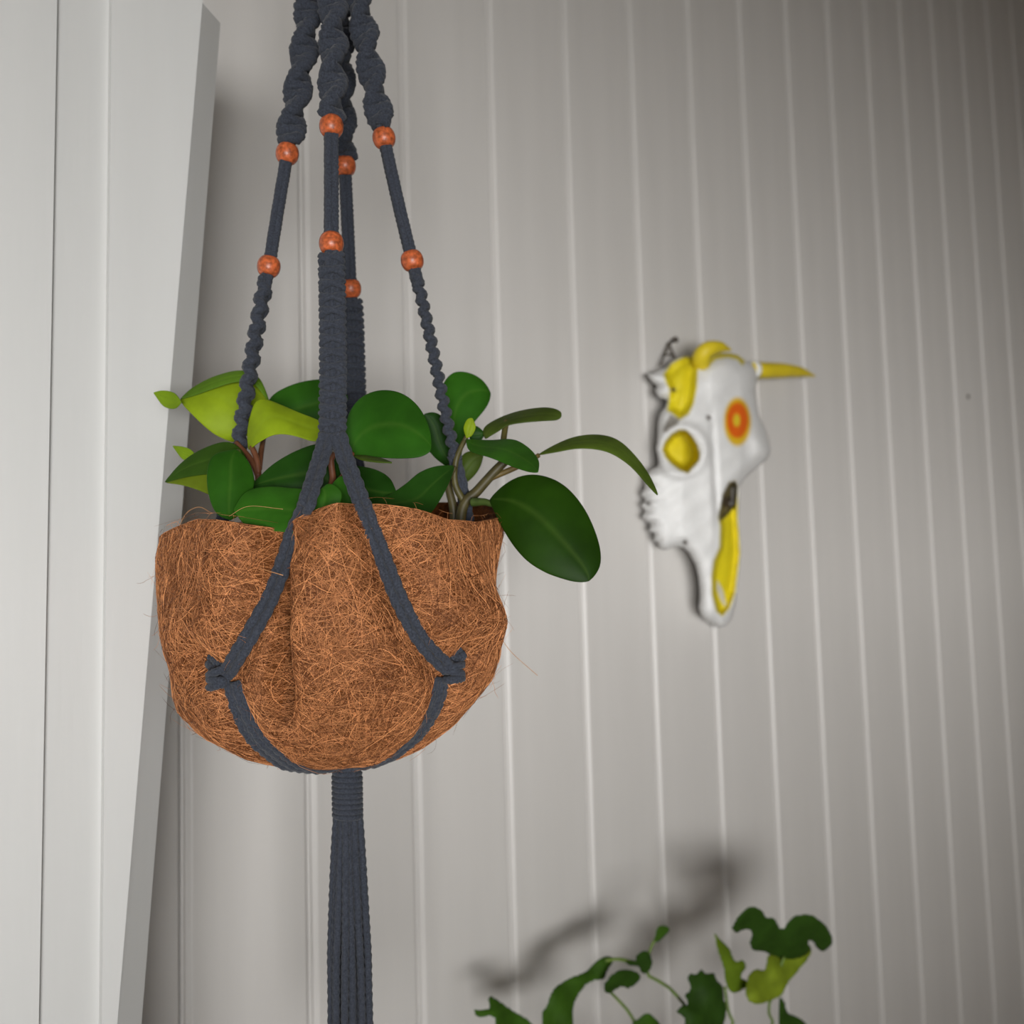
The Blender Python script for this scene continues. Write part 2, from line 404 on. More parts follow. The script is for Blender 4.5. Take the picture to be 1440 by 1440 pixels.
for pts, r_ in (([(252, 752, .598), (280, 764, .592), (330, 788, .575), (398, 809, .549)], .00022), ([(706, 900, .655), (722, 920, .65), (756, 950, .64)], .00018),
                ([(250, 745, .66), (262, 722, .66), (280, 713, .66), (298, 722, .66)], .00018), ([(398, 716, .56), (350, 712, .568), (322, 726, .572)], .00012)):
    o = MB().tube(pxpath(pts, 24), r_, 6).build('loose_fibre', M_fibre, basket)
    a = o.data.attributes.new('tint', 'FLOAT_COLOR', 'POINT'); a.data.foreach_set('color', [.55, .28, .12, 1.0] * len(o.data.vertices))

# ------------------------------------------------------------------ macrame hanger
hroot_z = zy(-330)
hang = tag(empty('plant_hanger', (A0[0], A0[1], float(hroot_z))), 'charcoal cotton macrame plant hanger with orange wooden beads and tassel', 'plant hanger')
RC = .0026
def axis_at(z): return np.array([A0[0], A0[1], z])
def sinnet(P, S, a, b, r, pitch, twist=0.0, tw0=0.0):
    L = arclen(P); n = max(int(L / pitch * 24), 20); P = spline(P, n)
    T = np.gradient(P, axis=0); T /= np.linalg.norm(T, axis=1)[:, None]
    S = np.asarray(S, float); S = S - T * (T @ S)[:, None]; S /= np.linalg.norm(S, axis=1)[:, None]; Nn = np.cross(T, S)
    s = np.linspace(0, L, n); w = tw0 + twist * s
    S2 = S * np.cos(w)[:, None] + Nn * np.sin(w)[:, None]; N2 = np.cross(T, S2)
    mb = MB()
    for sg, ph in ((1, 0), (-1, math.pi)):
        f = sg * 2 * np.pi * s / pitch + ph
        env = 1 + .10 * np.cos(2 * f + (0 if sg > 0 else math.pi))
        Q = P + (a * np.cos(f))[:, None] * S2 + (b * np.sin(f) * env)[:, None] * N2
        mb.tube(Q, r * (.92 + .18 * np.cos(f) ** 2), 9, 3, .016, .12)
    for c in (-.5, 0, .5):
        mb.tube(P + S2 * (c * a), r * 1.05, 8, 3, .010, .13)
    return mb
def plain(P, S, k, r, spread):
    L = arclen(P); n = max(int(L / .0016), 12); P = spline(P, n); mb = MB(); S = np.asarray(S, float); S /= np.linalg.norm(S)
    T = P[-1] - P[0]; Nn = np.cross(T / np.linalg.norm(T), S)
    for i in range(k):
        a = 2 * math.pi * i / k + .5
        mb.tube(P + S * (spread * math.cos(a)) + Nn * (spread * .8 * math.sin(a)), r, 9, 3, .011, .13)
    return mb
# straps: list of (px, py, depth) from the gathering knot to the split
def d_of(r): return DP - r
tops = dict(
    left=[(466, -235, .66), (452, -110, .66), (436, 0, .66), (428, 70, .66), (415, 150, .66), (404, 216, .66), (390, 300, .658), (378, 375, .655), (366, 435, .652), (352, 520, .65), (342, 585, .648), (334, 645, .646)],
    front=[(466, -235, .657), (467, -110, .648), (468, 0, .638), (469, 60, .634), (468, 120, .630), (466, 178, .626), (466, 260, .620), (466, 341, .613), (467, 400, .607), (468, 480, .600), (468, 560, .593), (467, 628, .586)],
    right=[(468, -235, .66), (488, -110, .66), (505, 0, .66), (515, 60, .66), (528, 130, .66), (540, 194, .66), (560, 285, .661), (580, 368, .662), (594, 425, .663), (613, 515, .664), (627, 585, .665), (641, 645, .666)],
    back=[(467, -235, .663), (472, -110, .675), (478, 0, .686), (480, 60, .692), (482, 140, .699), (485, 233, .707), (489, 320, .716), (493, 406, .724), (496, 440, .727), (498, 500, .732), (500, 560, .737), (503, 640, .744)])
sideS = dict(left=ef, front=er, right=ef, back=er)
def cut(pts, y0, y1):
    P = spline(pts, 200); k = (P[:, 1] >= y0) & (P[:, 1] <= y1); P = P[k]; return Wn(P[:, 0], P[:, 1], P[:, 2])
beadY = dict(left=(216, 375), front=(178, 341), right=(194, 368), back=(233, 406))
def bead(c, axis, R):
    prof = [(.0028 / .0072 * R, -.80 * R)]
    for k in range(13):
        a = math.radians(-62 + 124 * k / 12); prof.append((R * math.cos(a) ** .62, .92 * R * math.sin(a)))
    prof += [(.0028 / .0072 * R, .80 * R), (.0028 / .0072 * R, -.80 * R)]
    return MB().lathe(prof, c, axis, 28).build('bead', M_bead, hang)
for nm, pts in tops.items():
    b0, b1 = beadY[nm]; S = sideS[nm]
    end = pts[-1][1]
    sp = sinnet(cut(pts, -225, b0 - 14), S, .0062, .0024, .0036, .0066, twist=math.pi / .0262, tw0={'left': .3, 'front': 1.2, 'right': 2.0, 'back': .9}[nm])
    sp.build('spiral_knots', M_cord, hang)
    plain(cut(pts, b0 - 16, b1 + 36), S, 4, .0025, .0026).build('cord', M_cord, hang)
    a_, b_, r_, p_ = dict(front=(.0064, .0032, .0020, .0088), back=(.0062, .0032, .0020, .0088), left=(.0050, .0028, .0026, .0112), right=(.0050, .0024, .0022, .0080))[nm]
    sinnet(cut(pts, b1 + 17, end), S, a_, b_, r_, p_).build('square_knots', M_cord, hang)
    for by in (b0, b1):
        P = spline(pts, 300); i = int(np.argmin(abs(P[:, 1] - by))); c = W(*P[i]); t = W(*P[i - 3]) - W(*P[i + 3])
        bead(c, t, .0076 if nm != 'back' else .0078)
# front split: two pairs of cords running over the liner to the side knots
def cordpair(P, S, mbname, sep, n=2, r=RC):
    P = spline(P, max(int(arclen(P) / .0011), 30)); T = np.gradient(P, axis=0); T /= np.linalg.norm(T, axis=1)[:, None]
    for i in range(n):
        o = (i - (n - 1) / 2) * sep
        V = np.cross(T, np.broadcast_to(S, T.shape)) if np.ndim(S) == 1 else np.cross(T, S)
        V /= np.linalg.norm(V, axis=1)[:, None]
        MB().tube(P + V * o, r, 12, 3, .024, .13).build(mbname, M_cord, hang)
def lay(h, off=.0012):
    th_ = np.array([p[0] for p in h]); z_ = np.array([p[1] for p in h])
    return pot(th_, z_, np.maximum(r_full(th_, z_) + off, .001))
def hit_d(px, py):
    for d in np.arange(.50, .68, .0006):
        p = W(px, py, d); a = (p - A0) @ er; b = (p - A0) @ ef
        if math.hypot(a, b) <= float(r_full(np.array(math.atan2(a, b)), np.array(p[2]))): return d
    return .64
def ride(pts, off):                                     # a cord along these pixels, drawn taut over the mat
    q = spline(pts, 46); d = np.array([hit_d(*v) for v in q]); t = np.linspace(-1, 1, 46)
    ds = np.polyval(np.polyfit(t, d, 3), t); ds -= max(0, np.percentile(ds - d, 75))
    return np.concatenate([q, (ds - off)[:, None]], 1)
def over(free, pts, off):
    r_ = ride(pts, off); fr_ = np.array(free, float); n = len(fr_)
    fr_[:, 2] = fr_[0, 2] + (r_[3, 2] - fr_[0, 2]) * (fr_[:, 1] - fr_[0, 1]) / (r_[3, 1] - fr_[0, 1]); q = spline(np.vstack([fr_, r_[2:]]), 90); return Wn(q[:, 0], q[:, 1], q[:, 2])
cordpair(over([(460, 612, .585), (451, 645, .580)], PL, .0034), ef, 'net_cord', .0050)
cordpair(over([(476, 612, .585), (485, 643, .580)], PR, .0034), ef, 'net_cord', .0050)
cordpair(lay(h_PLS, .0036)[::-1], ef, 'net_cord', .0040)
cordpair(lay(h_PRS, .0036), ef, 'net_cord', .0040)
def fan(h, n, sep):
    P = lay(h, .0012); P = spline(P, 70); T = np.gradient(P, axis=0); T /= np.linalg.norm(T, axis=1)[:, None]
    ctr = np.stack([np.full(len(P), A0[0]), np.full(len(P), A0[1]), np.full(len(P), CAMZ)], 1)
    O = P - ctr; O /= np.linalg.norm(O, axis=1)[:, None]
    V = np.cross(T, O); V /= np.linalg.norm(V, axis=1)[:, None]; P = P + O * np.interp(np.arange(len(P)), [0, 42, 56, 69], [.0025, .0036, .0018, -.0035])[:, None]
    for i in range(n):
        o = (i - (n - 1) / 2) * sep
        w = np.linspace(.8, 1.1, len(P)) * np.clip((70 - np.arange(len(P))) / 8, .3, 1)
        MB().tube(P + V * (o * w)[:, None] + O * (.0010 * (i % 2)), RC * 1.05, 10, 3, .024, .13).build('net_cord', M_cord, hang)
fan(h_PLD, 4, .0040); fan(h_PRD, 4, .0040)
for h in back: fan(h, 2, .004)
# side knots: a tight wrapped lump where four cords meet
def side_knot(px, py, tilt):
    t0, z0 = hit(px, py, r_full); c = pot(t0, z0, float(r_full(np.array(t0), np.array(z0))) + .0040)
    n = pot(t0, 0, 1.0) - pot(t0, 0, 0.0); e = np.cross(n, [0, 0, 1.0]); e /= np.linalg.norm(e); u = np.array([0, 0, 1.0])
    if e @ er < 0: e = -e
    mb = MB()
    for k, (dz, ti) in enumerate(((.0030, .22), (-.0010, -.18), (-.0046, .15))):
        a = np.linspace(0, 2 * np.pi, 26)
        Q = c + u * dz + (np.cos(a) * .0056)[:, None] * (e * math.cos(ti + tilt) + u * math.sin(ti + tilt)) + (np.sin(a) * .0040)[:, None] * n
        mb.tube(Q, RC * .95, 9, 3, .01, .13)
    mb.build('knot', M_cord, hang)
side_knot(316, 952, .1); side_knot(631, 943, -.1)
# back half of the net, seen only from elsewhere: cords from the side and back straps, tucked in the folds of the mat
for pts in ([(334, 640, .646), (322, 690, .648), (310, 740, .652)], [(638, 640, .666), (648, 680, .667), (656, 722, .668), (662, 770, .668)],
            [(503, 636, .744), (506, 690, .748), (508, 760, .75)]):
    cordpair(pxpath(pts, 40), ef, 'net_cord', .0036)
# gathering knot, loop and tassel
mb = MB()
zt = W(467, -235, .66)[2]
for k in range(7):
    a = np.linspace(0, 2 * np.pi, 30); mb.tube(np.stack([A0[0] + .0085 * np.cos(a), A0[1] + .0085 * np.sin(a), zt + .004 * k + .004 * a / 6.28 - .008], 1), .0027, 9, 3, .011, .13)
mb.build('gathering_knot', M_cord, hang)
for dx in (-.003, .003):
    MB().tube(spline([axis_at(zt - .01) + er * dx, axis_at(zt + .08) + er * dx, axis_at(ZC - .075) + er * dx * 2, axis_at(ZC - .045)], 60), .0034, 9, 3, .012, .13).build('cord', M_cord, hang)
tw = W(487, 1112, .66)
mb = MB(); 
mb.lathe([(.0001, .016), (.0075, .0155), (.0078, -.012), (.0001, -.0125)], (A0[0], A0[1], tw[2]), seg=20)
for k in range(10):
    a = np.linspace(0, 2 * np.pi, 34)
    R_ = .0082 if k > 1 else .0078
    mb.tube(np.stack([A0[0] + R_ * np.cos(a), A0[1] + R_ * np.sin(a), tw[2] + .0195 - .0034 * k - .0034 * a / 6.28 + 0 * a], 1), .0021, 8, 3, .010, .12)
mb.build('tassel_wrap', M_cord, hang)
z1 = tw[2] - .010; z2 = float(zy(1700))
ns = 22
for i in range(ns):
    rad = math.sqrt((i + .5) / ns); a = i * 2.39996
    x, y_ = rad * math.cos(a), rad * math.sin(a)
    pts = []
    for s in np.linspace(0, 1, 26):
        R_ = .0068 + .0062 * min(1, s / .35) ** .8 + .0012 * s
        wob = .0006 * math.sin(7 * s + i)
        pts.append(axis_at(z1 + (z2 + .012 * math.sin(i * 3.1) - z1) * s) + er * (x * R_ - .0016 * s + wob) + ef * (y_ * R_))
    MB().tube(spline(pts, 150), .0024, 9, 3, .018, .14).build('tassel_strand', M_cord, hang)
# ceiling hook
mb = MB().lathe([(.0001, 0), (.016, 0), (.016, -.004), (.004, -.006), (.0001, -.006)], (A0[0], A0[1], ZC), seg=20)
a = np.linspace(-.5 * math.pi + math.pi, 2.15 * math.pi - .2, 24)
hk = [axis_at(ZC - .004), axis_at(ZC - .022)] + [axis_at(ZC - .037) + er * (.014 * math.cos(t)) + np.array([0, 0, .014 * math.sin(t)]) for t in np.linspace(math.pi / 2, -math.pi * .9, 14)]
mb.tube(spline(hk, 50), .0022, 8)
tag(mb.build('ceiling_hook', M_metal), 'steel ceiling hook that carries the plant hanger', 'hook')

# ------------------------------------------------------------------ leaves
plant = tag(empty('potted_peperomia', W(484, 770, .66)), 'leafy plant with thick glossy oval green leaves growing in the coir basket', 'houseplant')
def leaf(top, bot, dep, cup=-.006, col=(.05, .17, .018), M=16, n=22, vein=.0004, parent=None, m_=None, thick=.0009):
    # top / bot: edge outlines in pixels from base to tip (sharing both ends); dep: (base, tip, top offset, bottom offset) in metres
    A = spline(top, n); B = spline(bot, n); V = []; d0, d1, dt, db = dep
    s = np.linspace(0, 1, n)
    for j in range(M + 1):
        t = j / M; px = A * (1 - t) + B * t
        env = np.sin(np.pi * np.clip(s, 0, 1)) ** .9
        d = d0 + (d1 - d0) * s + (dt * (1 - t) + db * t) * env + .45 * cup * 4 * t * (1 - t) * env + vein * max(0, 1 - abs(t - .5) * 8) * env
        V.append(Wn(px[:, 0], px[:, 1], d))
    V = np.concatenate(V)
    Fc = [(j * n + i, j * n + i + 1, (j + 1) * n + i + 1, (j + 1) * n + i) for j in range(M) for i in range(n - 1)]
    o = mesh('leaf', V, Fc, m_ or M_leaf, parent or plant)
    at = o.data.attributes.new('rib', 'FLOAT', 'POINT'); at.data.foreach_set('value', np.repeat([1.0 if j == M // 2 else 0.0 for j in range(M + 1)], n))
    b_ = bmesh.new(); b_.from_mesh(o.data); bmesh.ops.remove_doubles(b_, verts=b_.verts, dist=1e-5); b_.to_mesh(o.data); b_.free()
    so = o.modifiers.new('thickness', 'SOLIDIFY'); so.thickness = thick; so.offset = 0
    su = o.modifiers.new('smooth', 'SUBSURF'); su.levels = 1; su.render_levels = 1
    o.color = (*col, 1)
    return o
nt = M_leaf.node_tree; at_ = nt.nodes.new('ShaderNodeAttribute'); at_.attribute_name = 'rib'; mu = nt.nodes.new('ShaderNodeMath'); mu.operation = 'MULTIPLY'; mu.inputs[1].default_value = .07
mr = nt.nodes.new('ShaderNodeMix'); mr.data_type = 'RGBA'; mr.inputs[7].default_value = (.22, .36, .06, 1)
bs = nt.nodes['Principled BSDF']; old = bs.inputs['Base Color'].links[0].from_socket
nt.links.new(at_.outputs['Fac'], mu.inputs[0]); nt.links.new(mu.outputs[0], mr.inputs[0]); nt.links.new(old, mr.inputs[6]); nt.links.new(mr.outputs[2], bs.inputs['Base Color'])
G_DK = (.014, .058, .005); G_MD = (.026, .108, .007); G_LT = (.18, .29, .012); G_YL = (.26, .36, .012); G_OL = (.08, .13, .015)
# left group
leaf([(256, 566), (246, 553), (230, 549), (216, 552)], [(256, 566), (246, 575), (230, 571), (216, 552)], (.655, .66, 0, .004), -.003, G_LT)
leaf([(328, 622), (366, 600), (378, 566), (366, 536), (338, 523), (300, 532), (270, 547), (253, 562)],
     [(328, 622), (316, 618), (300, 610), (283, 596), (270, 583), (262, 575), (257, 569), (253, 562)], (.672, .668, .010, -.006), -.008, G_YL)
leaf([(380, 568), (364, 531), (338, 521), (300, 530), (270, 546), (253, 562)], [(380, 568), (356, 540), (330, 538), (300, 547), (275, 556), (253, 562)], (.667, .665, .006, 0), -.003, (.10, .20, .015))  # added strip: darker band for the curled top edge of the leaf before it
leaf([(350, 634), (348, 605), (358, 566), (372, 561), (392, 568), (420, 580), (450, 592), (462, 604)],
     [(350, 634), (362, 624), (382, 613), (400, 611), (420, 615), (440, 621), (454, 618), (462, 604)], (.635, .625, .012, -.006), -.006, G_YL)
leaf([(372, 600), (378, 562), (405, 543), (440, 534), (470, 536), (490, 560)], [(372, 600), (395, 605), (425, 608), (455, 600), (475, 585), (490, 560)], (.69, .70, 0, -.006), -.006, G_MD)
leaf([(350, 690), (345, 640), (322, 622), (285, 632), (255, 652), (232, 679)], [(350, 690), (325, 700), (300, 698), (280, 690), (258, 683), (232, 679)], (.632, .640, .010, -.012), -.006, (.15, .21, .012))  # yellowish colour stands for the lit underside of this leaf
leaf([(352, 672), (345, 640), (322, 621), (285, 631), (255, 651), (231, 679)], [(352, 672), (335, 668), (310, 666), (285, 668), (258, 672), (231, 679)], (.625, .633, .008, 0), -.003, (.035, .085, .008))  # added over the same leaf: its unlit upper half put into a darker colour
leaf([(278, 642), (268, 632), (256, 628), (243, 627)], [(278, 642), (268, 648), (256, 645), (243, 627)], (.66, .665, 0, 0), -.002, G_LT)
leaf([(332, 632), (300, 640), (291, 664), (293, 695), (304, 722), (324, 732)], [(332, 632), (350, 650), (358, 676), (352, 700), (340, 722), (324, 732)], (.600, .578, -.003, .005), -.009, G_MD)
leaf([(478, 700), (450, 690), (410, 686), (375, 684), (345, 692), (328, 718)], [(478, 700), (462, 742), (430, 750), (395, 748), (350, 742), (328, 718)], (.575, .572, .018, -.006), -.008, (.034, .135, .010))
leaf([(476, 690), (478, 650), (455, 625), (425, 630), (385, 652), (352, 684)], [(476, 690), (455, 705), (430, 708), (400, 704), (375, 696), (352, 684)], (.615, .61, .006, -.004), -.008, G_DK)
leaf([(452, 690), (462, 680), (480, 690), (478, 710), (462, 735), (434, 742)], [(452, 690), (436, 700), (430, 715), (428, 728), (430, 738), (434, 742)], (.575, .566, 0, 0), -.004, (.034, .130, .010))
leaf([(448, 735), (462, 690), (480, 668), (498, 678), (503, 700), (490, 728)], [(448, 735), (455, 745), (465, 748), (475, 745), (484, 738), (490, 728)], (.60, .59, 0, -.004), -.004, G_MD)
# middle
leaf([(496, 640), (486, 612), (490, 582), (508, 558), (536, 548), (566, 553), (590, 573), (604, 603), (607, 630)],
     [(496, 640), (512, 640), (530, 643), (550, 645), (568, 645), (585, 644), (596, 641), (604, 636), (607, 630)], (.605, .585, .016, -.006), -.008, (.028, .118, .008))
leaf([(490, 636), (508, 636), (530, 642), (552, 651)], [(490, 636), (505, 646), (528, 650), (552, 651)], (.62, .61, .006, -.004), -.002, G_OL)
leaf([(478, 660), (500, 655), (528, 660), (548, 672), (558, 692)], [(478, 660), (486, 700), (510, 718), (540, 714), (558, 692)], (.63, .61, .004, -.006), -.006, G_DK)
leaf([(640, 664), (634, 620), (628, 592), (612, 580), (596, 582)], [(640, 664), (622, 652), (608, 640), (598, 622), (596, 582)], (.69, .68, 0, 0), -.006, G_DK)
leaf([(640, 655), (615, 655), (590, 664), (568, 682), (540, 700), (520, 708)], [(640, 655), (632, 678), (616, 708), (596, 728), (555, 722), (520, 708)], (.64, .585, .012, -.008), .006, (.018, .068, .007))
leaf([(648, 645), (622, 590), (620, 548), (636, 524), (660, 524), (680, 536), (690, 553)], [(648, 645), (652, 625), (660, 604), (672, 588), (682, 576), (688, 565), (690, 553)], (.70, .72, .004, -.004), -.008, G_MD)
# right
leaf([(656, 616), (652, 602), (657, 590), (664, 588)], [(656, 616), (664, 612), (669, 600), (664, 588)], (.655, .655, 0, 0), -.002, G_YL)
leaf([(655, 618), (690, 619), (722, 618), (744, 630), (758, 648), (757, 664)], [(655, 618), (660, 634), (690, 644), (722, 657), (745, 664), (757, 664)], (.65, .60, .012, -.006), -.005, (.034, .118, .010))
leaf([(660, 612), (662, 600), (672, 600), (682, 610)], [(660, 612), (664, 622), (674, 622), (682, 610)], (.67, .67, 0, 0), -.003, G_DK)
leaf([(682, 618), (680, 602), (704, 587), (735, 577), (768, 573), (788, 578), (790, 586)], [(682, 618), (702, 606), (715, 598), (740, 594), (768, 592), (784, 591), (790, 586)], (.665, .67, .014, -.004), -.006, (.062, .095, .014))
leaf([(756, 640), (778, 627), (806, 615), (838, 611), (868, 618), (895, 643), (915, 672), (926, 698)], [(756, 640), (782, 636), (810, 631), (838, 632), (862, 639), (888, 657), (912, 684), (926, 698)], (.665, .64, .014, -.004), -.005, (.085, .135, .016))
leaf([(688, 703), (706, 684), (732, 669), (762, 668), (795, 683), (824, 718), (843, 765), (844, 798), (828, 818)],
     [(688, 703), (696, 722), (706, 742), (722, 768), (742, 790), (768, 806), (794, 815), (812, 819), (828, 818)], (.64, .615, .006, -.008), -.012, (.015, .048, .002))
leaf([(640, 690), (640, 660), (650, 640), (664, 634), (680, 640)], [(640, 690), (655, 680), (668, 668), (676, 655), (680, 640)], (.70, .70, 0, 0), -.004, G_OL)
# stems and leaf stalks
def stalk(pts, r0, r1, col, name='stem', parent=None):
    P = pxpath(pts, 24); o = MB().tube(P, np.linspace(r0, r1, 24), 9).build(name, M_stem, parent or plant); o.color = (*col, 1); return o
BR = (.055, .045, .014); RD = (.13, .045, .018)
stalk([(646, 790, .665), (650, 716, .66), (672, 690, .658), (695, 664, .656), (714, 645, .655)], .0042, .0030, BR)
stalk([(690, 672, .656), (728, 656, .66), (758, 640, .665)], .0022, .0016, (.11, .075, .02))
stalk([(712, 646, .655), (708, 622, .66), (712, 592, .67)], .0022, .0020, (.07, .06, .015))
stalk([(664, 706, .65), (682, 706, .645), (700, 712, .638)], .0030, .0018, (.05, .08, .015))
stalk([(640, 790, .67), (638, 720, .67), (630, 680, .672), (634, 655, .676)], .0036, .0024, BR)
stalk([(655, 710, .66), (640, 680, .66), (642, 645, .66), (656, 614, .656)], .0026, .0016, (.07, .06, .015))
stalk([(600, 790, .66), (590, 735, .65), (615, 700, .645), (640, 656, .64)], .0028, .0016, BR)
stalk([(462, 790, .63), (462, 700, .615), (468, 674, .608), (466, 645, .605), (480, 634, .604), (498, 640, .604)], .0030, .0016, RD)
stalk([(462, 690, .612), (480, 672, .61), (494, 655, .612)], .0020, .0016, RD)
stalk([(370, 790, .63), (364, 690, .63), (362, 650, .632), (354, 628, .635)], .0028, .0018, RD)
stalk([(364, 670, .63), (352, 645, .634), (332, 622, .64)], .0022, .0016, RD)
stalk([(364, 690, .63), (350, 670, .62), (334, 634, .602)], .0020, .0016, (.07, .09, .015))
stalk([(500, 790, .65), (488, 720, .64), (478, 690, .62), (476, 680, .612)], .0026, .0016, BR)
stalk([(364, 660, .632), (368, 630, .65), (374, 600, .69)], .0020, .0016, RD)

# ------------------------------------------------------------------ relief meshes from outlines (skull, lobed leaves)
def poly_sd(P, x, y):                                   # signed distance (inside > 0), nearest outline point
    P = np.asarray(P, float); Q = np.roll(P, -1, axis=0); ins = np.zeros(x.shape, bool); best = np.full(x.shape, 1e9); nx = np.zeros(x.shape); ny = np.zeros(x.shape)
    for (ax_, ay), (bx, by) in zip(P, Q):
        c = ((ay > y) != (by > y)); 
        with np.errstate(divide='ignore', invalid='ignore'): xi = (bx - ax_) * (y - ay) / (by - ay if by != ay else 1e-9) + ax_
        ins ^= c & (x < xi)
        dx, dy = bx - ax_, by - ay; t = np.clip(((x - ax_) * dx + (y - ay) * dy) / (dx * dx + dy * dy + 1e-9), 0, 1)
        qx, qy = ax_ + t * dx, ay + t * dy; d = np.hypot(x - qx, y - qy); k = d < best
        best = np.where(k, d, best); nx = np.where(k, qx, nx); ny = np.where(k, qy, ny)
    return np.where(ins, best, -best), nx, ny
def relief_grid(P, step):
    P = np.asarray(P, float); x0, y0 = P.min(0) - step; x1, y1 = P.max(0) + step
    X, Y = np.meshgrid(np.arange(x0, x1 + step, step), np.arange(y0, y1 + step, step)); sd, nx, ny = poly_sd(P, X, Y)
    keep = sd > -step * .75; X = np.where(sd < 0, nx, X); Y = np.where(sd < 0, ny, Y); sd = np.maximum(sd, 0)
    idx = -np.ones(X.shape, int); quads = []
    H, Wd = X.shape
    for i in range(H - 1):
        for j in range(Wd - 1):
            if keep[i, j] and keep[i + 1, j] and keep[i, j + 1] and keep[i + 1, j + 1]: quads.append(((i, j), (i, j + 1), (i + 1, j + 1), (i + 1, j)))
    used = {}; xs = []; ys_ = []; ss = []; Fq = []
    for q in quads:
        f = []
        for ij in q:
            if ij not in used: used[ij] = len(xs); xs.append(X[ij]); ys_.append(Y[ij]); ss.append(sd[ij])
            f.append(used[ij])
        Fq.append(tuple(f))
    return np.array(xs), np.array(ys_), np.array(ss), Fq
def lobed(P, depth, dome, tiltx, tilty, col, step=3.0, parent=None):
    P = spline(list(P) + [P[0]], len(P) * 4)[:-1]
    x, y, s, Fq = relief_grid(P, step); cx, cy = x.mean(), y.mean()
    d = depth(x) + tiltx * (x - cx) / 200000 + tilty * (y - cy) / 200000 - dome * (1 - np.exp(-s / 14)) + .004 * np.sin(x / 9) * np.sin(y / 11)
    o = mesh('leaf', Wn(x, y, d), Fq, M_ger, parent)
    so = o.modifiers.new('thickness', 'SOLIDIFY'); so.thickness = .0006
    o.color = (*col, 1); return o

# ------------------------------------------------------------------ painted skull on the wall
sk = lambda L: [(860 + x / 3.1304, 440 + y / 3.1304) for x, y in L]
OUT = sk([(152, 268), (182, 262), (205, 250), (240, 240), (262, 212), (300, 192), (350, 186), (395, 200), (430, 190), (470, 176), (520, 176), (560, 186), (590, 212),
          (616, 224), (640, 250), (640, 300), (632, 340), (640, 400), (652, 460), (676, 510), (694, 560), (700, 600), (690, 640), (655, 672), (615, 705), (585, 735), (566, 760), (566, 830),
          (560, 900), (566, 980), (572, 1050), (565, 1120), (556, 1200), (545, 1290), (528, 1350), (505, 1380), (480, 1384), (455, 1370), (425, 1358), (395, 1335), (384, 1300), (390, 1240), (384, 1170), (370, 1110),
          (345, 1062), (315, 1032), (280, 1030), (240, 1044), (212, 1034), (204, 1012), (184, 1004), (190, 972), (160, 958), (174, 930), (150, 915), (130, 900), (148, 872), (126, 846),
          (150, 824), (126, 800), (146, 770), (150, 720), (170, 690), (205, 676), (208, 650), (196, 600), (204, 540), (205, 480), (214, 440), (235, 415), (246, 385), (205, 372), (190, 340), (204, 320), (180, 308)])
YEL1 = sk([(228, 270), (262, 222), (320, 190), (372, 188), (380, 250), (376, 330), (362, 400), (338, 448), (300, 470), (262, 440), (244, 430), (252, 380), (256, 340), (240, 310)])
GREY = sk([(258, 446), (300, 468), (290, 492), (262, 510), (240, 528), (226, 520), (240, 480)])
SOCK = sk([(222, 600), (236, 566), (264, 534), (300, 514), (330, 518), (356, 546), (376, 580), (388, 620), (384, 650), (352, 684), (338, 706), (300, 692), (262, 664), (236, 636)])
TOPY = sk([(372, 186), (384, 250), (420, 240), (460, 205), (510, 196), (555, 206), (575, 232), (588, 214), (560, 184), (510, 170), (460, 168), (400, 180)])
NOSE = sk([(520, 745), (545, 740), (556, 770), (555, 900), (562, 980), (566, 1060), (556, 1140), (545, 1230), (520, 1300), (488, 1336), (462, 1316), (442, 1240), (440, 1160), (450, 1090), (476, 1030), (478, 940), (470, 900), (490, 820)])
HOLE = sk([(515, 748), (545, 738), (556, 770), (550, 840), (520, 880), (482, 918), (470, 900), (488, 800)])
SLIT = sk([(465, 1175), (490, 1220), (505, 1280), (498, 1296), (478, 1262), (462, 1215)])
x, y, s, Fq = relief_grid(OUT, 2.0)
def ins(P): return poly_sd(P, x, y)[0]
hb = np.interp(x, [903, 930, 960, 1000, 1040, 1085], [.020, .034, .052, .066, .064, .046])
hb = hb * np.interp(y, [480, 540, 640, 760, 880], [.75, .95, 1.05, .85, .55])
h = hb + .026 * np.sqrt(1 - (1 - np.clip(s / 22, 0, 1)) ** 2)
d_s = ins(SOCK); h -= .040 * np.clip(d_s / 8, 0, 1) ** .6
d_y = ins(YEL1); h -= .012 * np.clip(d_y / 10, 0, 1)
d_n = ins(NOSE); h -= .022 * np.clip(d_n / 6, 0, 1)
d_h = ins(HOLE); h -= .018 * np.clip(d_h / 5, 0, 1)
h += .012 * gauss(np.hypot(x - 1072, (y - 625) * .7), 16)
h += .006 * gauss(np.hypot(x - 958, y - 634) - 34, 7)
h += .010 * gauss(np.hypot((x - 1022), (y - 520) * .7), 26)
h -= .006 * gauss(x - (1003 + (y - 620) * .06), 5) * np.clip((y - 560) / 60, 0, 1) * np.clip((760 - y) / 60, 0, 1)
h += .003 * np.sin(y / 3.2) * np.clip((935 - x) / 20, 0, 1) * (y > 660)
h += .0012 * np.sin(x / 7 + y / 13) * np.sin(y / 9)
for qx, qy in ((947, 548), (997, 587), (963, 763), (912, 708)): h -= .006 * gauss(np.hypot(x - qx, y - qy), 3)
dep = (DW - np.maximum(h, .006)) / (N_[0] * (x - 720) / F + N_[1] * (y - 720) / F + N_[2])
V = Wn(x, y, dep); nv = len(V)
edges = {}
for f in Fq:
    for a, b in zip(f, f[1:] + f[:1]): edges[(a, b)] = 1
bd = [(a, b) for a, b in edges if (b, a) not in edges]
bv = {}; extra = []
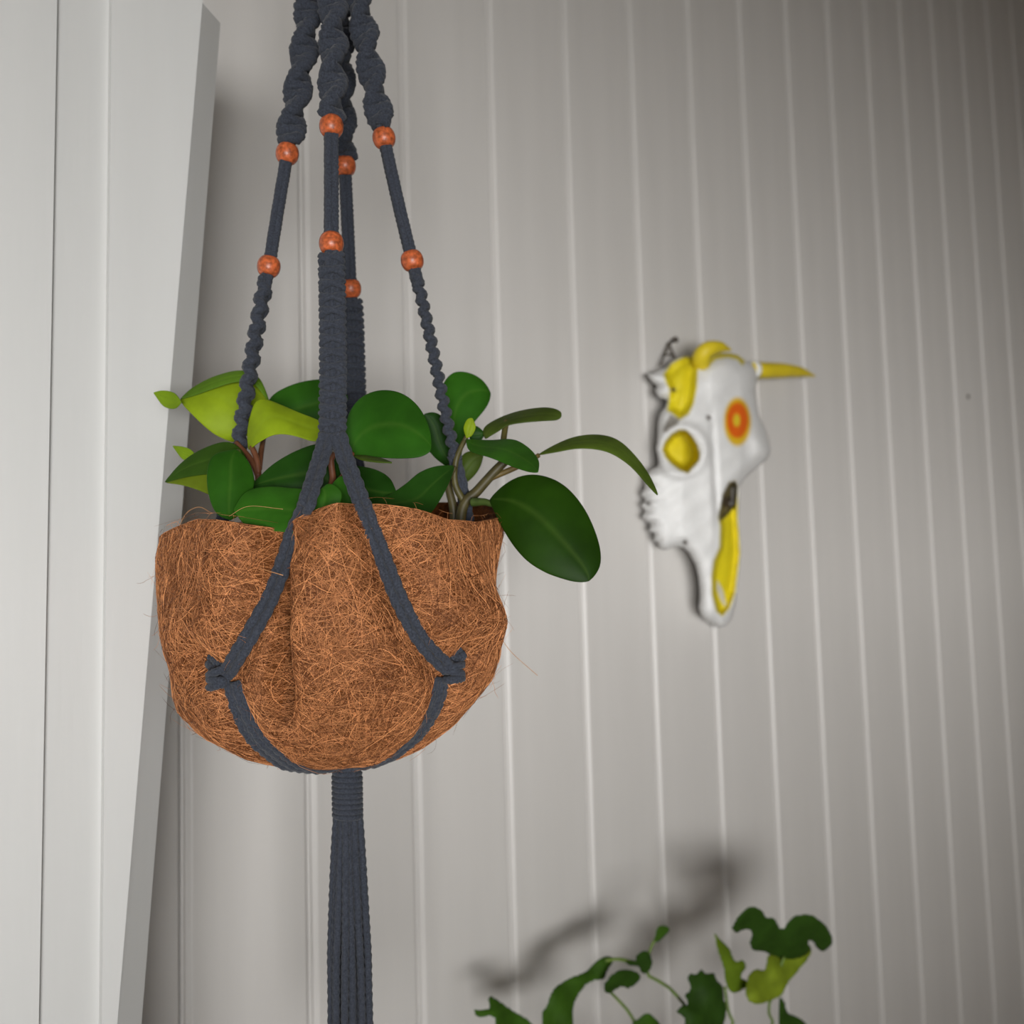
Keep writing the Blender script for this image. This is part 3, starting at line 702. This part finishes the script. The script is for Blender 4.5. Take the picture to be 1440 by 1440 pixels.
for a, b in bd:
    for v in (a, b):
        if v not in bv:
            bv[v] = nv + len(extra)
            q = V[v].copy(); w_ = float(np.clip((1045 - x[v]) / 60, 0, 1)); k_ = (DW - .0015) / q[1]
            q[0] = q[0] * (1 + w_ * (k_ - 1)); q[2] = CAMZ + (q[2] - CAMZ) * (1 + w_ * (k_ - 1)); q[1] = DW - .0015; extra.append(q)
V2 = np.vstack([V, extra]); F2 = Fq + [(b, a, bv[a], bv[b]) for a, b in bd]
skull = tag(empty('cow_skull', W(1005, 870, 1.3)), 'white cow skull with yellow painted patches and orange ring hung on the panelling', 'skull')
wht = np.array([.80, .80, .79]); yel = np.array([.72, .60, .012]); org = np.array([.80, .13, .008]); gry = np.array([.30, .28, .25]); drk = np.array([.07, .05, .03])
col = np.tile(wht, (nv, 1))
def paint_shade(w, c):
    global col
    w = np.clip(w, 0, 1)[:, None]; col = col * (1 - w) + c * w
paint_shade(ins(YEL1) / 2 + .5, yel); paint_shade(ins(GREY) / 2 + .5, gry); paint_shade(ins(SOCK) / 2 + .5, yel * .9); paint_shade(ins(TOPY) / 2 + .5, yel)  # socket takes a darker copy of the yellow, shade put into the colour
paint_shade(ins(NOSE) / 2 + .5, yel); paint_shade(ins(HOLE) / 2 + .5, np.array([.16, .13, .05])); paint_shade(ins(SLIT) / 2 + .5, np.array([.6, .58, .5]))  # nasal hole coloured brown for the shade inside it
e = lambda cx, cy, rx, ry: (1 - np.hypot((x - cx) / rx, (y - cy) / ry)) * rx / 3 + .5
paint_shade(e(1037, 593, 19, 34), np.array([.78, .50, .02])); paint_shade(e(1037, 591, 15, 25), org); paint_shade(e(1036, 591, 5, 9), np.array([.75, .55, .03]))
for qx, qy, r_ in ((947, 548, 3.4), (997, 587, 3.0), (963, 763, 3), (911, 708, 3), (1023, 706, 8)): paint_shade(e(qx, qy, r_, r_), drk)  # darkness of the little holes put into the colour
o = mesh('skull_bone', V2, F2, M_skull, skull)
a = o.data.attributes.new('paint_shade', 'FLOAT_COLOR', 'POINT')
cc = np.vstack([col, [col[v] for v in bv]]); a.data.foreach_set('color', np.concatenate([cc, np.ones((len(cc), 1))], 1).ravel())
M_horn = mat('horn_paint', (.72, .56, .02), .5, .4, noise=(30, .85, 1.05))
def wallp(px, py, h): return onY(px, py, DW - h)
def horn(pts, rad):
    q = spline(pts, 40); P = np.array([wallp(*v) for v in q]); r = np.interp(np.linspace(0, 1, 40), np.linspace(0, 1, len(rad)), rad)
    return MB().tube(P, r, 16).build('horn', M_horn, skull)
horn([(1056, 520, .045), (1075, 521, .048), (1100, 521, .046), (1125, 523, .040), (1146, 529, .032)], [.0125, .0125, .0115, .0085, .0012])
horn([(986, 512, .075), (986, 502, .082), (994, 492, .090), (1010, 488, .095), (1028, 492, .096)], [.013, .012, .0105, .0075, .0012])
o = MB().lathe([(.0001, 0), (.0135, 0), (.0142, .006), (.0125, .012), (.0001, .012)], wallp(1056, 520, .045), wallp(1075, 521, .048) - wallp(1056, 520, .045), 16).build('horn_base', M_skull, skull)
a = o.data.attributes.new('paint_shade', 'FLOAT_COLOR', 'POINT'); a.data.foreach_set('color', [.8, .8, .78, 1.0] * len(o.data.vertices))
wl = lambda L, n=40: np.array([wallp(*v) for v in spline(L, n)])
MB().tube(wl([(929, 514, .020), (934, 500, .014), (939, 488, .011), (941, 481, .010), (943, 488, .011), (948, 500, .014), (952, 510, .020)]), .0016, 8).build('hanging_wire', M_wire, skull)
MB().tube(wl([(934, 500, .018), (941, 498, .016), (947, 500, .018)], 12), .0014, 8).build('hanging_wire', M_wire, skull)
p = wallp(941, 482, .0)
tag(MB().lathe([(.0001, -.004), (.0022, -.004), (.0022, .012), (.0046, .0125), (.0046, .0145), (.0001, .015)], p, (0, -1, 0.15), 12).build('wall_nail', M_wire),
    'dark nail holding the wire loop of the skull', 'nail')

# ------------------------------------------------------------------ geranium at the bottom
def gd(px): return 1.118 * (.925 + (np.asarray(px, float) - 666) / 500 * .135)
g_ = lambda L: [(640 + x / 2.571, 1240 + y / 2.571) for x, y in L]
pz = W(955, 1600, 1.118)
ger = tag(empty('geranium', pz), 'soft green plant with lobed scalloped leaves on thin stalks before the panelling', 'houseplant')
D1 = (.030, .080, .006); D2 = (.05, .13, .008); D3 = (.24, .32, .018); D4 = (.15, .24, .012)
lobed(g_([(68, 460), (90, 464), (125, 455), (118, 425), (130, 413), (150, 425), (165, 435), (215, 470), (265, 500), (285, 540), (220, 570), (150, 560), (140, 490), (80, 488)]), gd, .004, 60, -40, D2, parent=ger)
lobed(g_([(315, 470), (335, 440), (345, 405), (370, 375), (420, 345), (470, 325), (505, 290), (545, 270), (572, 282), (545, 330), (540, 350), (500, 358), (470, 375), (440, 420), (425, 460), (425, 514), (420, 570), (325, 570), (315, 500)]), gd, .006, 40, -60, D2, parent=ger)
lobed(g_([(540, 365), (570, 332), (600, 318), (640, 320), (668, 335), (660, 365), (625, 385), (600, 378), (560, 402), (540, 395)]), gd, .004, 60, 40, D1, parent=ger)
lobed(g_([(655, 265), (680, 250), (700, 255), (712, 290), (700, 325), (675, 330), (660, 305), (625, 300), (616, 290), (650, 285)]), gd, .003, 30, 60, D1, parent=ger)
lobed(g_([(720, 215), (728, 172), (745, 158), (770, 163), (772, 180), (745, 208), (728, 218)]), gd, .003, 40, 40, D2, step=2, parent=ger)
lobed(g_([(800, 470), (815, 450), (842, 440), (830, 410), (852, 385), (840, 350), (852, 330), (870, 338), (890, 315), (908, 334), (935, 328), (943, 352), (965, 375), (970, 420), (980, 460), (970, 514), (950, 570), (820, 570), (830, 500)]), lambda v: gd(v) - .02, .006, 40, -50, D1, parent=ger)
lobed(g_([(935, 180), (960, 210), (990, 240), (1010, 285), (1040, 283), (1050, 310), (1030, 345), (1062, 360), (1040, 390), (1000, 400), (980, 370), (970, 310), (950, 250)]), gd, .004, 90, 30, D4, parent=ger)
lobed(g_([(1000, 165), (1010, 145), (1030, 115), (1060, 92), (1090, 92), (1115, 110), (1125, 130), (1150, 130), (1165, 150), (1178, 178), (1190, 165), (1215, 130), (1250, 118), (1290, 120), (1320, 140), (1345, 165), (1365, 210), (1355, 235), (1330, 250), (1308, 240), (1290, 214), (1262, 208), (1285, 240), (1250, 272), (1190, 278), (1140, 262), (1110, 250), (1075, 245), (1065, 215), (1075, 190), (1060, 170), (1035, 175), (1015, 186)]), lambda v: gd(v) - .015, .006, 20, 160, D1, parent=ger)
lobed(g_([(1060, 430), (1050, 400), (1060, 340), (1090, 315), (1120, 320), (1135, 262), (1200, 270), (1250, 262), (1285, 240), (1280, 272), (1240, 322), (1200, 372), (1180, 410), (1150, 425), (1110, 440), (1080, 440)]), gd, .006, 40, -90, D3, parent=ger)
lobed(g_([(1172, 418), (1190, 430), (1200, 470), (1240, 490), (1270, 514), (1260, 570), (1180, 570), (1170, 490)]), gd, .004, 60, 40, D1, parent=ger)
lobed(g_([(640, 510), (690, 475), (720, 490), (740, 520), (720, 570), (650, 570)]), gd, .004, 60, 40, D2, parent=ger)
gp = lambda L, dd=0: [(640 + x / 2.571, 1240 + y / 2.571, float(gd(640 + x / 2.571)) + dd) for x, y in L]
base = [(945, 1590, 1.118), (950, 1650, 1.118)]
ST = (.12, .19, .03)
for L in ([(735, 190), (705, 245), (690, 328), (760, 372), (800, 410), (830, 450), (840, 560)], [(555, 392), (620, 460), (650, 510), (680, 570)], [(1150, 410), (1130, 460), (1122, 560)],
          [(545, 285), (590, 280), (640, 290), (690, 300)], [(1190, 270), (1165, 340), (1150, 410)], [(975, 380), (985, 460), (990, 560)], [(200, 520), (300, 620)], [(380, 480), (400, 600)], [(1230, 520), (1200, 600)], [(900, 480), (890, 600)]):
    pts = gp(L, .004)
    stalk(pts + ([base[0], base[1]] if L[-1][1] > 500 else []), .0016, .0024, ST, 'stem', ger)
# flower pot and table below the frame carry the geranium
pc = W(950, 1650, 1.118); pot_top = pc[2] + .012; pb = pot_top - .13
gpot = tag(empty('flower_pot', (pc[0], pc[1], pb)), 'terracotta flower pot holding the lobed green plant', 'flower pot')
MB().lathe([(.0001, 0), (.046, 0), (.060, .098), (.066, .098), (.068, .128), (.064, .130), (.058, .128), (.055, .105), (.0001, .105)], (pc[0], pc[1], pb), seg=40).build('pot_body', M_terra, gpot)
MB().lathe([(.0001, .109), (.0545, .108), (.0545, .1055)], (pc[0], pc[1], pb), seg=30).build('soil', M_soil, gpot)
tbl = tag(empty('side_table', (pc[0], pc[1], 0)), 'small round wooden side table under the flower pot', 'table')
MB().lathe([(.0001, pb - .022), (.128, pb - .022), (.132, pb - .018), (.132, pb - .003), (.128, pb - .0002), (.0001, pb - .0002)], (pc[0], pc[1], 0), seg=48).build('tabletop', M_table, tbl)
for k in range(3):
    a = k * 2.094 + .5; MB().tube(np.array([[pc[0] + .08 * math.cos(a), pc[1] + .08 * math.sin(a), pb - .022], [pc[0] + .125 * math.cos(a), pc[1] + .125 * math.sin(a), 0.0]]), np.array([.014, .009]), 14).build('leg', M_table, tbl)
